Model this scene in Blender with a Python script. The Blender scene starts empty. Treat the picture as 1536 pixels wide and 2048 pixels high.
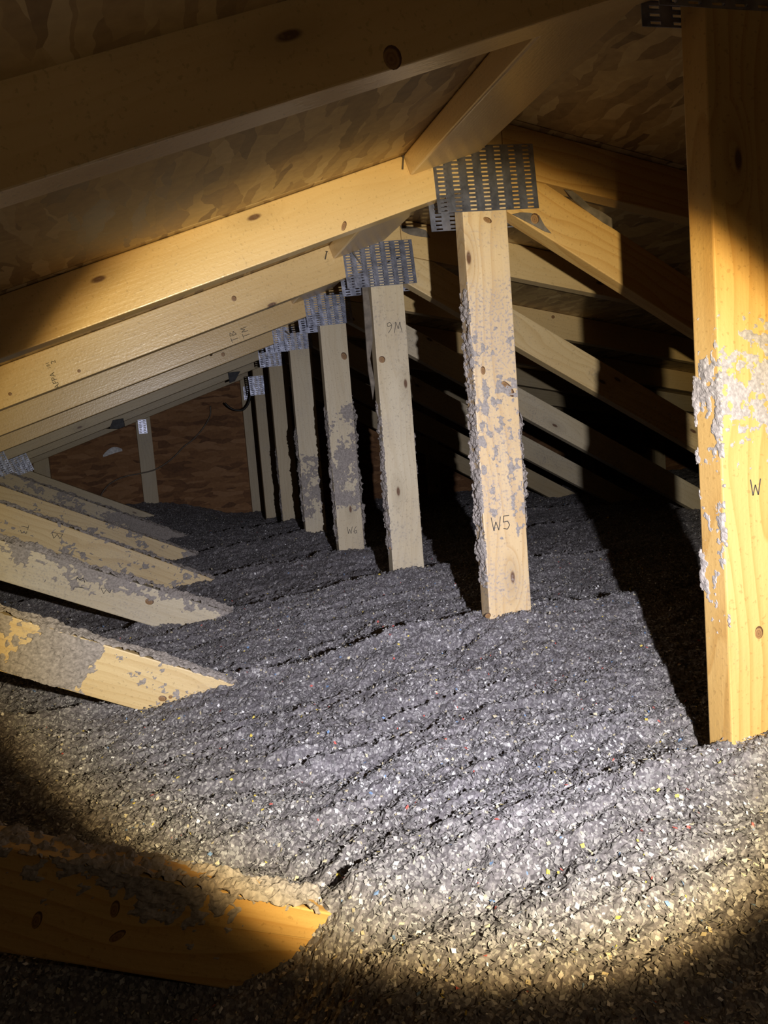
import bpy, bmesh, math, random
import numpy as np
from mathutils import Matrix, Vector

# ------------------------------------------------------------------ camera
H = 0.75                      # height of the camera above the attic floor (drywall)
FPX, CX, CY = 1538.0, 768.0, 1024.0
def cam_axes(vp=(307.0, 911.0), roll=0.08):
    vy = np.array([vp[0]-CX, vp[1]-CY])
    b = -FPX*FPX/(vy[0]*roll+vy[1])
    dn = np.array([b*roll, b, FPX]); dn /= np.linalg.norm(dn)
    y = np.array([vy[0], vy[1], FPX]); y /= np.linalg.norm(y)
    z = -dn; x = np.cross(y, z)
    return np.stack([x, y, z], 1)
R = cam_axes()
def ray(px): return R.T @ np.array([(px[0]-CX)/FPX, (px[1]-CY)/FPX, 1.0])
def onY(px, Y): d = ray(px); return d*(Y/d[1])     # point on a truss plane
def onZ(px, Z): d = ray(px); return d*(Z/d[2])     # point on the insulation

scene = bpy.context.scene
col = scene.collection
cd = bpy.data.cameras.new('camera'); cam = bpy.data.objects.new('camera', cd); col.objects.link(cam)
cd.sensor_fit = 'VERTICAL'; cd.sensor_height = 24.0; cd.lens = FPX/2048*24.0
cd.clip_start = 0.01
M = Matrix.Identity(4)
for i in range(3):
    M[i][0] = R[0][i]; M[i][1] = -R[1][i]; M[i][2] = -R[2][i]
M[2][3] = H
cam.matrix_world = M
scene.camera = cam

# ------------------------------------------------------------------ world, torch, exposure
w = bpy.data.worlds.new('attic_dark'); scene.world = w; w.use_nodes = True
w.node_tree.nodes['Background'].inputs[0].default_value = (0.012, 0.006, 0.003, 1)
w.node_tree.nodes['Background'].inputs[1].default_value = 0.05
vs = scene.view_settings
vs.view_transform = 'Standard'; vs.look = 'None'; vs.gamma = 1.0; vs.use_curve_mapping = False
vs.exposure = 0.0

LIGHT = np.array([0.20, 0.0, -0.02])              # hand torch, right of the lens
AIM = ray((856, 1118)); AIM = AIM/np.linalg.norm(AIM)*1.25
AX = AIM-LIGHT; AX = AX/np.linalg.norm(AX)
TORCH_POWER = 136.0
def make_torch():
    ld = bpy.data.lights.new('torch', 'POINT'); lo = bpy.data.objects.new('torch', ld); col.objects.link(lo)
    lo.location = (LIGHT[0], LIGHT[1], LIGHT[2]+H)
    ld.energy = TORCH_POWER; ld.shadow_soft_size = 0.006
    ld.use_nodes = True
    nt = ld.node_tree; n = nt.nodes; L = nt.links; n.clear()
    out = n.new('ShaderNodeOutputLight'); em = n.new('ShaderNodeEmission')
    geo = n.new('ShaderNodeNewGeometry')
    dot = n.new('ShaderNodeVectorMath'); dot.operation = 'DOT_PRODUCT'
    dot.inputs[1].default_value = tuple(-AX*TORCH_SIGN)
    L.new(geo.outputs['Incoming'], dot.inputs[0])
    ac = n.new('ShaderNodeMath'); ac.operation = 'ARCCOSINE'; L.new(dot.outputs['Value'], ac.inputs[0])
    sc = n.new('ShaderNodeMath'); sc.operation = 'DIVIDE'; L.new(ac.outputs[0], sc.inputs[0]); sc.inputs[1].default_value = math.radians(60)
    # beam profile of the torch: colour and strength against the angle off its axis (0..60 degrees)
    rc = n.new('ShaderNodeValToRGB'); rs = n.new('ShaderNodeValToRGB')
    def ramp(node, pts):
        cr = node.color_ramp
        while len(cr.elements) < len(pts): cr.elements.new(0.5)
        for e, (p, c) in zip(cr.elements, pts):
            e.position = p; e.color = (*c, 1)
    ramp(rc, [(0.0, (0.90, 0.90, 1.0)), (18/60, (0.95, 0.94, 1.0)), (24/60, (1.0, 0.95, 0.86)), (27/60, (1.0, 0.87, 0.60)), (29/60, (1.0, 0.78, 0.40)), (30.5/60, (1.0, 0.66, 0.26)), (33/60, (1.0, 0.80, 0.54)), (1.0, (1.0, 0.80, 0.56))])
    g = lambda v: (v, v, v)
    ramp(rs, [(0.0, g(1.0)), (8/60, g(0.92)), (16/60, g(0.74)), (26/60, g(0.64)), (28.6/60, g(0.54)), (29.8/60, g(0.28)), (30.8/60, g(0.03)), (32/60, g(0.005)), (39/60, g(0.0045)), (46/60, g(0.0075)), (1.0, g(0.006))])
    L.new(sc.outputs[0], rc.inputs[0]); L.new(sc.outputs[0], rs.inputs[0])
    L.new(rc.outputs[0], em.inputs['Color'])
    L.new(rs.outputs[0], em.inputs['Strength'])
    L.new(em.outputs[0], out.inputs[0])
TORCH_SIGN = -1.0
make_torch()

# ------------------------------------------------------------------ helpers
rng = np.random.default_rng(7); random.seed(7)
W = {}                                             # world matrices by object
def place(o, Mw, parent=None):
    col.objects.link(o); W[o.name] = Mw
    if parent is not None:
        o.parent = parent; o.matrix_parent_inverse = Matrix.Identity(4)
        o.matrix_basis = W[parent.name].inverted() @ Mw
    else:
        o.matrix_basis = Mw
    return o
def T(x, y, z): return Matrix.Translation((x, y, z+H))      # camera-relative -> world
def empty(name, x, y, z):
    return place(bpy.data.objects.new(name, None), T(x, y, z))
def tag(o, label=None, cat=None, group=None, kind=None):
    if label: o['label'] = label
    if cat: o['category'] = cat
    if group: o['group'] = group
    if kind: o['kind'] = kind
    return o
def mesh_obj(name, verts, faces, mats, parent=None, Mw=None, smooth=False, mi=None):
    me = bpy.data.meshes.new(name); me.from_pydata([tuple(v) for v in verts], [], faces)
    for m in (mats if isinstance(mats, (list, tuple)) else [mats]): me.materials.append(m)
    if mi is not None: me.polygons.foreach_set('material_index', mi)
    if smooth: me.polygons.foreach_set('use_smooth', [True]*len(me.polygons))
    me.update()
    return place(bpy.data.objects.new(name, me), Mw if Mw is not None else T(0, 0, 0), parent)
def np_mesh(name, V, Q, mats, parent=None, Mw=None, smooth=True, mi=None):
    me = bpy.data.meshes.new(name)
    V = np.asarray(V, np.float32); Q = np.asarray(Q, np.int32); k = Q.shape[1]
    me.vertices.add(len(V)); me.vertices.foreach_set('co', V.ravel())
    me.loops.add(Q.size); me.loops.foreach_set('vertex_index', Q.ravel())
    me.polygons.add(len(Q)); me.polygons.foreach_set('loop_start', np.arange(0, Q.size, k, dtype=np.int32))
    for m in (mats if isinstance(mats, (list, tuple)) else [mats]): me.materials.append(m)
    if mi is not None: me.polygons.foreach_set('material_index', np.asarray(mi, np.int32))
    me.polygons.foreach_set('use_smooth', np.full(len(Q), smooth))
    me.update(calc_edges=True); me.validate()
    return place(bpy.data.objects.new(name, me), Mw if Mw is not None else T(0, 0, 0), parent)
TAB = [rng.random((128, 128)) for _ in range(12)]
def vn(x, y, s=0):
    t = TAB[s % 12]; x = np.asarray(x, float); y = np.asarray(y, float)
    xi = np.floor(x).astype(int); yi = np.floor(y).astype(int); fx = x-xi; fy = y-yi
    fx = fx*fx*(3-2*fx); fy = fy*fy*(3-2*fy)
    a = t[xi % 128, yi % 128]; b = t[(xi+1) % 128, yi % 128]; c = t[xi % 128, (yi+1) % 128]; d = t[(xi+1) % 128, (yi+1) % 128]
    return (a*(1-fx)+b*fx)*(1-fy)+(c*(1-fx)+d*fx)*fy
def fbm(x, y, o=4, s=0):
    r = 0; a = 0.5; n = 0
    for i in range(o):
        r = r+a*vn(x*2**i+17.3*i, y*2**i+5.1*i, s+i); n += a; a *= 0.5
    return r/n
def sm(a, b, x):
    t = np.clip((np.asarray(x, float)-a)/(b-a), 0, 1); return t*t*(3-2*t)

# ------------------------------------------------------------------ materials
def mat(name):
    m = bpy.data.materials.new(name); m.use_nodes = True
    nt = m.node_tree; return m, nt, nt.nodes, nt.links, nt.nodes['Principled BSDF']
def add(nt, t, **k):
    n = nt.nodes.new(t)
    for a, v in k.items(): setattr(n, a, v)
    return n
def cramp(nt, src, pts):
    r = add(nt, 'ShaderNodeValToRGB'); cr = r.color_ramp
    while len(cr.elements) < len(pts): cr.elements.new(0.5)
    for e, (p, c) in zip(cr.elements, pts):
        e.position = p; e.color = (*c, 1) if not isinstance(c, float) else (c, c, c, 1)
    nt.links.new(src, r.inputs[0]); return r.outputs[0]
def mixc(nt, f, a, b, mode='MIX'):
    n = add(nt, 'ShaderNodeMix', data_type='RGBA', blend_type=mode)
    for s, v in ((n.inputs['Factor'], f), (n.inputs['A'], a), (n.inputs['B'], b)):
        pass
    sock = [n.inputs[0], n.inputs[6], n.inputs[7]]
    for s, v in zip(sock, (f, a, b)):
        if isinstance(v, (int, float)): s.default_value = v
        elif isinstance(v, tuple): s.default_value = (*v, 1)
        else: nt.links.new(v, s)
    return n.outputs[2]
def math_(nt, op, a, b=0.0):
    n = add(nt, 'ShaderNodeMath', operation=op)
    for s, v in zip(n.inputs, (a, b)):
        if isinstance(v, (int, float)): s.default_value = v
        else: nt.links.new(v, s)
    return n.outputs[0]
def wood(name, light, dark, dust=0.3, dustcol=(0.27, 0.25, 0.26), rough=0.48, knots=0.6, speck=0.35, grain=0.55, spec=0.5):
    m, nt, N, L, P = mat(name)
    tc = add(nt, 'ShaderNodeTexCoord'); oi = add(nt, 'ShaderNodeObjectInfo')
    off = add(nt, 'ShaderNodeVectorMath', operation='SCALE'); off.inputs[0].default_value = (37.0, 11.0, 23.0); L.new(oi.outputs['Random'], off.inputs['Scale'])
    co = add(nt, 'ShaderNodeVectorMath', operation='ADD'); L.new(tc.outputs['Object'], co.inputs[0]); L.new(off.outputs[0], co.inputs[1])
    def scaled(v):
        s = add(nt, 'ShaderNodeVectorMath', operation='MULTIPLY'); L.new(co.outputs[0], s.inputs[0]); s.inputs[1].default_value = v; return s.outputs[0]
    # knots
    vo = add(nt, 'ShaderNodeTexVoronoi', voronoi_dimensions='2D'); vo.inputs['Scale'].default_value = 1.0
    s0 = add(nt, 'ShaderNodeSeparateXYZ'); L.new(co.outputs[0], s0.inputs[0]); cb = add(nt, 'ShaderNodeCombineXYZ')
    L.new(math_(nt, 'MULTIPLY', s0.outputs[0], 3.4), cb.inputs[0]); L.new(math_(nt, 'MULTIPLY', s0.outputs[2], 9.0), cb.inputs[1]); L.new(cb.outputs[0], vo.inputs['Vector'])
    sepc = add(nt, 'ShaderNodeSeparateColor'); L.new(vo.outputs['Color'], sepc.inputs[0])
    has = math_(nt, 'GREATER_THAN', sepc.outputs[0], 1.0-knots*0.5)
    kd = vo.outputs['Distance']
    knot = math_(nt, 'MULTIPLY', cramp(nt, kd, [(0.0, 1.0), (0.03, 1.0), (0.05, 0.0)]), has)
    halo = math_(nt, 'MULTIPLY', cramp(nt, kd, [(0.0, 1.0), (0.06, 0.7), (0.22, 0.0)]), has)
    # growth rings drawn out along the board, swept aside around the knots
    nz = add(nt, 'ShaderNodeTexNoise'); nz.inputs['Scale'].default_value = 1.0; nz.inputs['Detail'].default_value = 2; L.new(scaled((2.2, 9.0, 9.0)), nz.inputs['Vector'])
    sx = add(nt, 'ShaderNodeSeparateXYZ'); L.new(co.outputs[0], sx.inputs[0])
    ph = math_(nt, 'ADD', math_(nt, 'MULTIPLY', sx.outputs[2], 55.0), math_(nt, 'MULTIPLY', nz.outputs[0], 7.0))
    ph = math_(nt, 'ADD', ph, math_(nt, 'MULTIPLY', halo, 2.5))
    fr = math_(nt, 'FRACT', ph)
    ring = cramp(nt, fr, [(0.0, 0.0), (0.55, 0.15), (0.86, 0.8), (0.93, 1.0), (1.0, 0.0)])
    nf = add(nt, 'ShaderNodeTexNoise'); nf.inputs['Scale'].default_value = 1.0; nf.inputs['Detail'].default_value = 3; L.new(scaled((9.0, 260.0, 260.0)), nf.inputs['Vector'])
    nb = add(nt, 'ShaderNodeTexNoise'); nb.inputs['Scale'].default_value = 1.0; nb.inputs['Detail'].default_value = 3; L.new(scaled((4.0, 14.0, 14.0)), nb.inputs['Vector'])
    f = math_(nt, 'ADD', math_(nt, 'MULTIPLY', ring, grain), math_(nt, 'MULTIPLY', nf.outputs[0], 0.35))
    c = mixc(nt, f, light, dark)
    c = mixc(nt, cramp(nt, nb.outputs[0], [(0.35, 0.0), (0.7, 0.5)]), c, tuple(a*b for a, b in zip(light, (0.8, 0.72, 0.6))))
    c = mixc(nt, math_(nt, 'MULTIPLY', halo, 0.5), c, tuple(a*0.62 for a in dark))
    c = mixc(nt, knot, c, (0.13, 0.06, 0.025))
    # insulation dust caught on the rough face
    nd = add(nt, 'ShaderNodeTexNoise'); nd.inputs['Scale'].default_value = 7.0; nd.inputs['Detail'].default_value = 5; nd.inputs['Roughness'].default_value = 0.65; L.new(co.outputs[0], nd.inputs['Vector'])
    ns = add(nt, 'ShaderNodeTexNoise'); ns.inputs['Scale'].default_value = 190.0; ns.inputs['Detail'].default_value = 3; L.new(co.outputs[0], ns.inputs['Vector'])
    blot = cramp(nt, nd.outputs[0], [(0.56-0.2*dust, 0.0), (0.76-0.2*dust, 1.0)])
    spk = cramp(nt, ns.outputs[0], [(0.50, 0.0), (0.62, 1.0)])
    dm = math_(nt, 'MULTIPLY', math_(nt, 'MULTIPLY', blot, math_(nt, 'ADD', math_(nt, 'MULTIPLY', spk, 0.78), 0.22)), dust)
    c = mixc(nt, dm, c, dustcol)
    sp2 = math_(nt, 'MULTIPLY', cramp(nt, ns.outputs[0], [(0.62, 0.0), (0.68, 1.0)]), speck)
    c = mixc(nt, sp2, c, tuple(a*0.5 for a in dark))
    L.new(c, P.inputs['Base Color'])
    P.inputs['Roughness'].default_value = rough; P.inputs['Specular IOR Level'].default_value = spec
    bp = add(nt, 'ShaderNodeBump'); bp.inputs['Strength'].default_value = 0.35; bp.inputs['Distance'].default_value = 0.0012
    hh = math_(nt, 'ADD', math_(nt, 'MULTIPLY', nf.outputs[0], 0.6), math_(nt, 'MULTIPLY', ns.outputs[0], 0.8))
    L.new(hh, bp.inputs['Height']); L.new(bp.outputs[0], P.inputs['Normal'])
    return m
GOLD = wood('pine_golden', (0.63, 0.41, 0.15), (0.47, 0.26, 0.075), dust=0.12, grain=0.75)
RAFT = wood('pine_rafter', (0.74, 0.53, 0.25), (0.62, 0.41, 0.16), dust=0.15, rough=0.31, grain=0.25, speck=0.35, spec=0.9)
POST = wood('pine_post', (0.76, 0.58, 0.34), (0.58, 0.38, 0.18), dust=0.85, dustcol=(0.40, 0.345, 0.32), speck=0.4, grain=0.7)
PALE = wood('pine_pale', (0.66, 0.57, 0.41), (0.52, 0.42, 0.27), dust=0.45, speck=0.4, grain=0.4)
WEB = wood('pine_web', (0.72, 0.55, 0.29), (0.55, 0.38, 0.17), dust=0.35, grain=0.6)
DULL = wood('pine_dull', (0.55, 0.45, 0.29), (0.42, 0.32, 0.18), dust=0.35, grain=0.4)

def osb(name, tint=(1, 1, 1), rough=0.55, strands=((10, 46, 11), (-22, 40, 10), (48, 38, 13))):
    m, nt, N, L, P = mat(name)
    tc = add(nt, 'ShaderNodeTexCoord')
    nz = add(nt, 'ShaderNodeTexNoise'); nz.inputs['Scale'].default_value = 14.0; nz.inputs['Detail'].default_value = 2; L.new(tc.outputs['Object'], nz.inputs['Vector'])
    nv = add(nt, 'ShaderNodeVectorMath', operation='SCALE'); L.new(nz.outputs['Color'], nv.inputs[0]); nv.inputs['Scale'].default_value = 0.035
    base = add(nt, 'ShaderNodeVectorMath', operation='ADD'); L.new(tc.outputs['Object'], base.inputs[0]); L.new(nv.outputs[0], base.inputs[1])
    layers = []
    for i, (a, sx, sy) in enumerate(strands):
        mp = add(nt, 'ShaderNodeMapping'); mp.inputs['Rotation'].default_value = (0, 0, math.radians(a)); mp.inputs['Scale'].default_value = (sx, sy, 1); mp.inputs['Location'].default_value = (i*3.7, i*1.9, i)
        L.new(base.outputs[0], mp.inputs[0])
        v = add(nt, 'ShaderNodeTexVoronoi', voronoi_dimensions='2D'); v.inputs['Scale'].default_value = 1.0; L.new(mp.outputs[0], v.inputs['Vector'])
        s = add(nt, 'ShaderNodeSeparateColor'); L.new(v.outputs['Color'], s.inputs[0]); layers.append((s, v))
    t = tint
    k = lambda r, g, b: (r*t[0], g*t[1], b*t[2])
    pal = [(0.0, k(0.12, 0.065, 0.025)), (0.15, k(0.26, 0.155, 0.06)), (0.5, k(0.42, 0.275, 0.105)), (0.75, k(0.50, 0.345, 0.14)), (1.0, k(0.62, 0.46, 0.22))]
    c0, c1, c2 = [cramp(nt, s.outputs[0], pal) for s, v in layers]
    c = mixc(nt, math_(nt, 'GREATER_THAN', layers[0][0].outputs[1], 0.45), c0, c1)
    c = mixc(nt, math_(nt, 'GREATER_THAN', layers[1][0].outputs[2], 0.6), c, c2)
    ng = add(nt, 'ShaderNodeTexNoise'); ng.inputs['Scale'].default_value = 60.0; ng.inputs['Detail'].default_value = 4; L.new(tc.outputs['Object'], ng.inputs['Vector'])
    c = mixc(nt, 0.35, c, cramp(nt, ng.outputs[0], [(0.3, k(0.22, 0.13, 0.05)), (0.7, k(0.48, 0.32, 0.13))]))
    L.new(c, P.inputs['Base Color']); P.inputs['Roughness'].default_value = rough
    bp = add(nt, 'ShaderNodeBump'); bp.inputs['Strength'].default_value = 0.5; bp.inputs['Distance'].default_value = 0.002
    L.new(math_(nt, 'ADD', layers[0][0].outputs[0], layers[1][0].outputs[0]), bp.inputs['Height']); L.new(bp.outputs[0], P.inputs['Normal'])
    return m
OSB = osb('osb_sheathing')
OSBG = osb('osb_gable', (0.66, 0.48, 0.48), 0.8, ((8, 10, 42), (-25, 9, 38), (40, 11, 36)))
def plain(name, c, rough=0.8, metal=0.0, nscale=60.0, amt=0.35, bump=0.0):
    m, nt, N, L, P = mat(name)
    tc = add(nt, 'ShaderNodeTexCoord'); n = add(nt, 'ShaderNodeTexNoise'); n.inputs['Scale'].default_value = nscale; n.inputs['Detail'].default_value = 4; L.new(tc.outputs['Object'], n.inputs['Vector'])
    L.new(cramp(nt, n.outputs[0], [(0.3, tuple(a*(1-amt) for a in c)), (0.7, tuple(min(1, a*(1+amt)) for a in c))]), P.inputs['Base Color'])
    P.inputs['Roughness'].default_value = rough; P.inputs['Metallic'].default_value = metal
    if bump:
        b = add(nt, 'ShaderNodeBump'); b.inputs['Strength'].default_value = 0.6; b.inputs['Distance'].default_value = bump
        L.new(n.outputs[0], b.inputs['Height']); L.new(b.outputs[0], P.inputs['Normal'])
    return m
STEEL = plain('galvanised_steel', (0.36, 0.38, 0.48), 0.36, 0.88, 45.0, 0.35, 0.002)
GAP_SHADE = plain('dark_gap_shade', (0.05, 0.05, 0.055), 0.6, 0.6)  # near-black colour standing in for the shade in the far chord's gaps
def cellulose():
    m, nt, N, L, P = mat('cellulose_grey')
    tc = add(nt, 'ShaderNodeTexCoord'); cs = []
    for i, sc_ in enumerate((230.0, 420.0)):
        v = add(nt, 'ShaderNodeTexVoronoi'); v.inputs['Scale'].default_value = sc_; L.new(tc.outputs['Object'], v.inputs['Vector'])
        sp = add(nt, 'ShaderNodeSeparateColor'); L.new(v.outputs['Color'], sp.inputs[0]); cs.append((sp, v))
    pal = [(0.0, (0.072, 0.064, 0.070)), (0.45, (0.135, 0.122, 0.132)), (0.80, (0.225, 0.206, 0.218)), (0.93, (0.38, 0.36, 0.355)), (1.0, (0.62, 0.60, 0.59))]
    c = mixc(nt, 0.5, cramp(nt, cs[0][0].outputs[0], pal), cramp(nt, cs[1][0].outputs[1], pal))
    n = add(nt, 'ShaderNodeTexNoise'); n.inputs['Scale'].default_value = 9.0; n.inputs['Detail'].default_value = 4; L.new(tc.outputs['Object'], n.inputs['Vector'])
    c = mixc(nt, 1.0, c, cramp(nt, n.outputs[0], [(0.3, 0.8), (0.7, 1.15)]), 'MULTIPLY')
    L.new(c, P.inputs['Base Color']); P.inputs['Roughness'].default_value = 0.95
    b = add(nt, 'ShaderNodeBump'); b.inputs['Strength'].default_value = 0.8; b.inputs['Distance'].default_value = 0.003
    L.new(math_(nt, 'ADD', cs[0][0].outputs[2], cs[1][0].outputs[2]), b.inputs['Height']); L.new(b.outputs[0], P.inputs['Normal'])
    return m
CELL = cellulose()
FLUFF = plain('cellulose_dust', (0.33, 0.29, 0.265), 0.95, 0.0, 220.0, 0.3, 0.0015)
BARK = plain('grey_bark', (0.15, 0.125, 0.10), 0.85, 0.0, 40.0, 0.5, 0.003)
GRAPH = plain('graphite_line', (0.05, 0.045, 0.04), 0.7)
INK = plain('stamp_ink', (0.10, 0.075, 0.03), 0.7)
DRYWALL = plain('drywall', (0.5, 0.48, 0.45), 0.9)
CABLE = plain('brown_cable', (0.17, 0.13, 0.10), 0.5)
BLACK = plain('black_cable', (0.02, 0.018, 0.016), 0.45)
WHITE = plain('white_paper', (0.8, 0.78, 0.8), 0.7)
NAIL = plain('nail_steel', (0.2, 0.2, 0.21), 0.4, 1.0)

# ------------------------------------------------------------------ lumber in a truss plane
TH = 0.038
def plank(name, poly, slope, y0, material, parent, th=TH, bevel=0.002):
    """poly: outline (x, z) camera-relative; slope: direction of the length; extruded from y0 backwards."""
    a = math.atan2(slope[1], slope[0]); px = np.array(poly, float); c = px.mean(0)
    Mw = T(c[0], y0, c[1]) @ Matrix.Rotation(-a, 4, 'Y')
    ca, sa = math.cos(a), math.sin(a)
    loc = [((x-c[0])*ca+(z-c[1])*sa, -(x-c[0])*sa+(z-c[1])*ca) for x, z in poly]
    bm = bmesh.new(); n = len(loc)
    f = [bm.verts.new((x, 0, z)) for x, z in loc]; b = [bm.verts.new((x, th, z)) for x, z in loc]
    bm.faces.new(f); bm.faces.new(b[::-1])
    for i in range(n): bm.faces.new((f[i], b[i], b[(i+1) % n], f[(i+1) % n]))
    bmesh.ops.recalc_face_normals(bm, faces=bm.faces[:])
    if bevel: bmesh.ops.bevel(bm, geom=bm.edges[:], offset=bevel, segments=2, profile=0.6, affect='EDGES')
    me = bpy.data.meshes.new(name); bm.to_mesh(me); bm.free(); me.materials.append(material)
    return place(bpy.data.objects.new(name, me), Mw, parent)

PEAK = (0.675, 0.56); SL = 0.333; SR = -0.20; DV = 0.094     # roof geometry in the truss plane
def ztop_l(x): return PEAK[1]+SL*(x-PEAK[0])
def ztop_r(x): return PEAK[1]+SR*(x-PEAK[0])

def plate_mesh(name, w_, h_, cols, rows, material=STEEL, seed=0):
    r = random.Random(seed); V = []; F = []
    def q(*p):
        i = len(V); V.extend(p); F.append(tuple(range(i, i+len(p))))
    cw, rh = w_/cols, h_/rows; t = 0.0011
    for i in range(cols):
        for j in range(rows):
            x0 = -w_/2+i*cw; x1 = x0+cw; z0 = -h_/2+j*rh; z1 = z0+rh
            sh = (0.10 if (i % 2) else -0.06)*cw*0+0.012*cw*((j % 3)-1)
            a = x0+0.22*cw+sh; b = x0+0.66*cw+sh; c = z0+0.30*rh; d = z1-0.30*rh
            y = -t-abs(r.gauss(0, 0.00012))
            q((x0, y, z0), (x1, y, z0), (b, y, c), (a, y, c)); q((x1, y, z0), (x1, y, z1), (b, y, d), (b, y, c))
            q((x1, y, z1), (x0, y, z1), (a, y, d), (b, y, d)); q((x0, y, z1), (x0, y, z0), (a, y, c), (a, y, d))
            q((a, y, c), (b, y, c), (b, 0, c), (a, 0, c)); q((b, y, c), (b, y, d), (b, 0, d), (b, 0, c))
            q((b, y, d), (a, y, d), (a, 0, d), (b, 0, d)); q((a, y, d), (a, y, c), (a, 0, c), (a, 0, d))
            # the bent root of the tooth stands proud at the end of its slot
            e = b+0.11*cw; pk = (0.5*(b+e), y-0.0016, 0.5*(c+d))
            cs = [(b, y, c), (e, y, c), (e, y, d), (b, y, d)]
            for k in range(4): q(cs[k], cs[(k+1) % 4], pk)
    # rim
    xa, xb, za, zb = -w_/2, w_/2, -h_/2, h_/2
    for p0, p1 in (((xa, za), (xb, za)), ((xb, za), (xb, zb)), ((xb, zb), (xa, zb)), ((xa, zb), (xa, za))):
        q((p0[0], -t, p0[1]), (p0[0], 0, p0[1]), (p1[0], 0, p1[1]), (p1[0], -t, p1[1]))
    q((xa, 0, za), (xa, 0, zb), (xb, 0, zb), (xb, 0, za)) if False else None
    me = bpy.data.meshes.new(name); me.from_pydata(V, [], F); me.materials.append(material); me.update(); return me
PL = {}
def plate(parent, x, z, w_, h_, tilt, y0, cols, rows, back=True, bdx=-0.012, bdz=-0.014):
    key = (w_, h_, cols, rows)
    if key not in PL: PL[key] = plate_mesh('connector_plate', *key, seed=len(PL))
    place(bpy.data.objects.new('connector_plate', PL[key]), T(x, y0-0.0002, z) @ Matrix.Rotation(-tilt, 4, 'Y'), parent)
    if back:
        place(bpy.data.objects.new('connector_plate', PL[key]), T(x+bdx, y0+TH+0.0002, z+bdz) @ Matrix.Rotation(math.pi, 4, 'Z') @ Matrix.Rotation(tilt, 4, 'Y'), parent)

def fluff(parent, O, U, Vv, N, lu, lv, res, fn, material=FLUFF, name='dust_fluff'):
    """clinging insulation: a sheet over a lumber face, kept only where the clumps stand proud of it"""
    O, U, Vv, N = [np.array(a, float) for a in (O, U, Vv, N)]
    nu, nv = max(2, int(lu/res)), max(2, int(lv/res))
    u, v = np.meshgrid(np.linspace(0, lu, nu), np.linspace(0, lv, nv), indexing='ij')
    h = fn(u, v); hc = np.where(h > 0, h, -0.0012)
    jit = (rng.random((nu, nv, 2))-0.5)*res*0.7
    P = O+(u+jit[..., 0])[..., None]*U+(v+jit[..., 1])[..., None]*Vv+hc[..., None]*N
    idx = np.arange(nu*nv).reshape(nu, nv)
    Q = np.stack([idx[:-1, :-1], idx[1:, :-1], idx[1:, 1:], idx[:-1, 1:]], -1).reshape(-1, 4)
    keep = h.ravel()[Q].max(1) > 0
    Q = Q[keep]
    if len(Q) == 0: return None
    if np.dot(np.cross(U, Vv), N) < 0: Q = Q[:, ::-1]
    used, inv = np.unique(Q, return_inverse=True); Q = inv.reshape(-1, 4)
    o = np_mesh(name, P.reshape(-1, 3)[used], Q, material, parent, T(0, 0, 0), smooth=False)
    o['kind'] = 'stuff'; return o
def clumps(amp, thr, su, sv, seed, bias=None):
    def fn(u, v):
        n = 0.62*fbm(u/su+seed*3.1, v/sv+seed*1.7, 4, seed)+0.38*fbm(u/0.007+seed, v/0.007, 2, seed+5)
        t = thr if bias is None else thr+bias(u, v)
        h = (n-t)*amp*4
        return np.where(h > 0, h+0.25*amp*(rng.random(u.shape)-0.5), h)
    return fn

# hand-drawn strokes for the framers' marks
GLY = {'W': [[(0, 1), (.15, 0), (.35, .65), (.55, 0), (.75, 1)]],
       '5': [[(.6, 1), (.15, 1), (.1, .55), (.45, .6), (.6, .3), (.4, 0), (.08, .08)]],
       '6': [[(.5, 1), (.2, .6), (.1, .25), (.3, 0), (.55, .15), (.5, .42), (.15, .3)]],
       'B': [[(.1, 0), (.1, 1), (.55, .85), (.2, .52), (.65, .3), (.1, 0)]],
       'T': [[(.0, 1), (.7, 1)], [(.35, 1), (.35, 0)]],
       '3': [[(.1, .95), (.5, .9), (.25, .55), (.55, .3), (.1, .02)]],
       'M': [[(.05, 0), (.1, 1), (.35, .4), (.6, 1), (.65, 0)]]}
def mark(parent, text, px, Y, size, rot, wd=0.0011, name='pencil_mark', material=GRAPH):
    p = onY(px, Y); V = []; F = []; x = 0; ca, sa = math.cos(rot), math.sin(rot)
    tot = 0.85*len(text)*size
    for ch in text:
        for st in GLY[ch]:
            pts = [((a+x)*size-tot/2, (b-.5)*size) for a, b in st]
            for (a0, b0), (a1, b1) in zip(pts, pts[1:]):
                d = math.hypot(a1-a0, b1-b0); nx, nz = -(b1-b0)/d*wd/2, (a1-a0)/d*wd/2
                i = len(V)
                for A, B in ((a0+nx, b0+nz), (a0-nx, b0-nz), (a1-nx, b1-nz), (a1+nx, b1+nz)):
                    V.append((A*ca-B*sa, 0, A*sa+B*ca))
                F.append((i, i+1, i+2, i+3))
        x += 0.85
    return mesh_obj(name, V, F, material, parent, T(p[0], Y-0.0007, p[2]))
def stamp(parent, text, px, Y, size, rot):
    p = onY(px, Y)
    cu = bpy.data.curves.new('grade_stamp', 'FONT'); cu.body = text; cu.size = size; cu.align_x = 'CENTER'; cu.align_y = 'CENTER'; cu.resolution_u = 2
    tmp = bpy.data.objects.new('tmp', cu)
    me = bpy.data.meshes.new_from_object(tmp); bpy.data.objects.remove(tmp); me.materials.clear(); me.materials.append(INK)
    place(bpy.data.objects.new('grade_stamp', me), T(p[0], Y-0.0007, p[2]) @ Matrix.Rotation(-rot, 4, 'Y') @ Matrix.Rotation(math.pi/2, 4, 'X'), parent)

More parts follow.
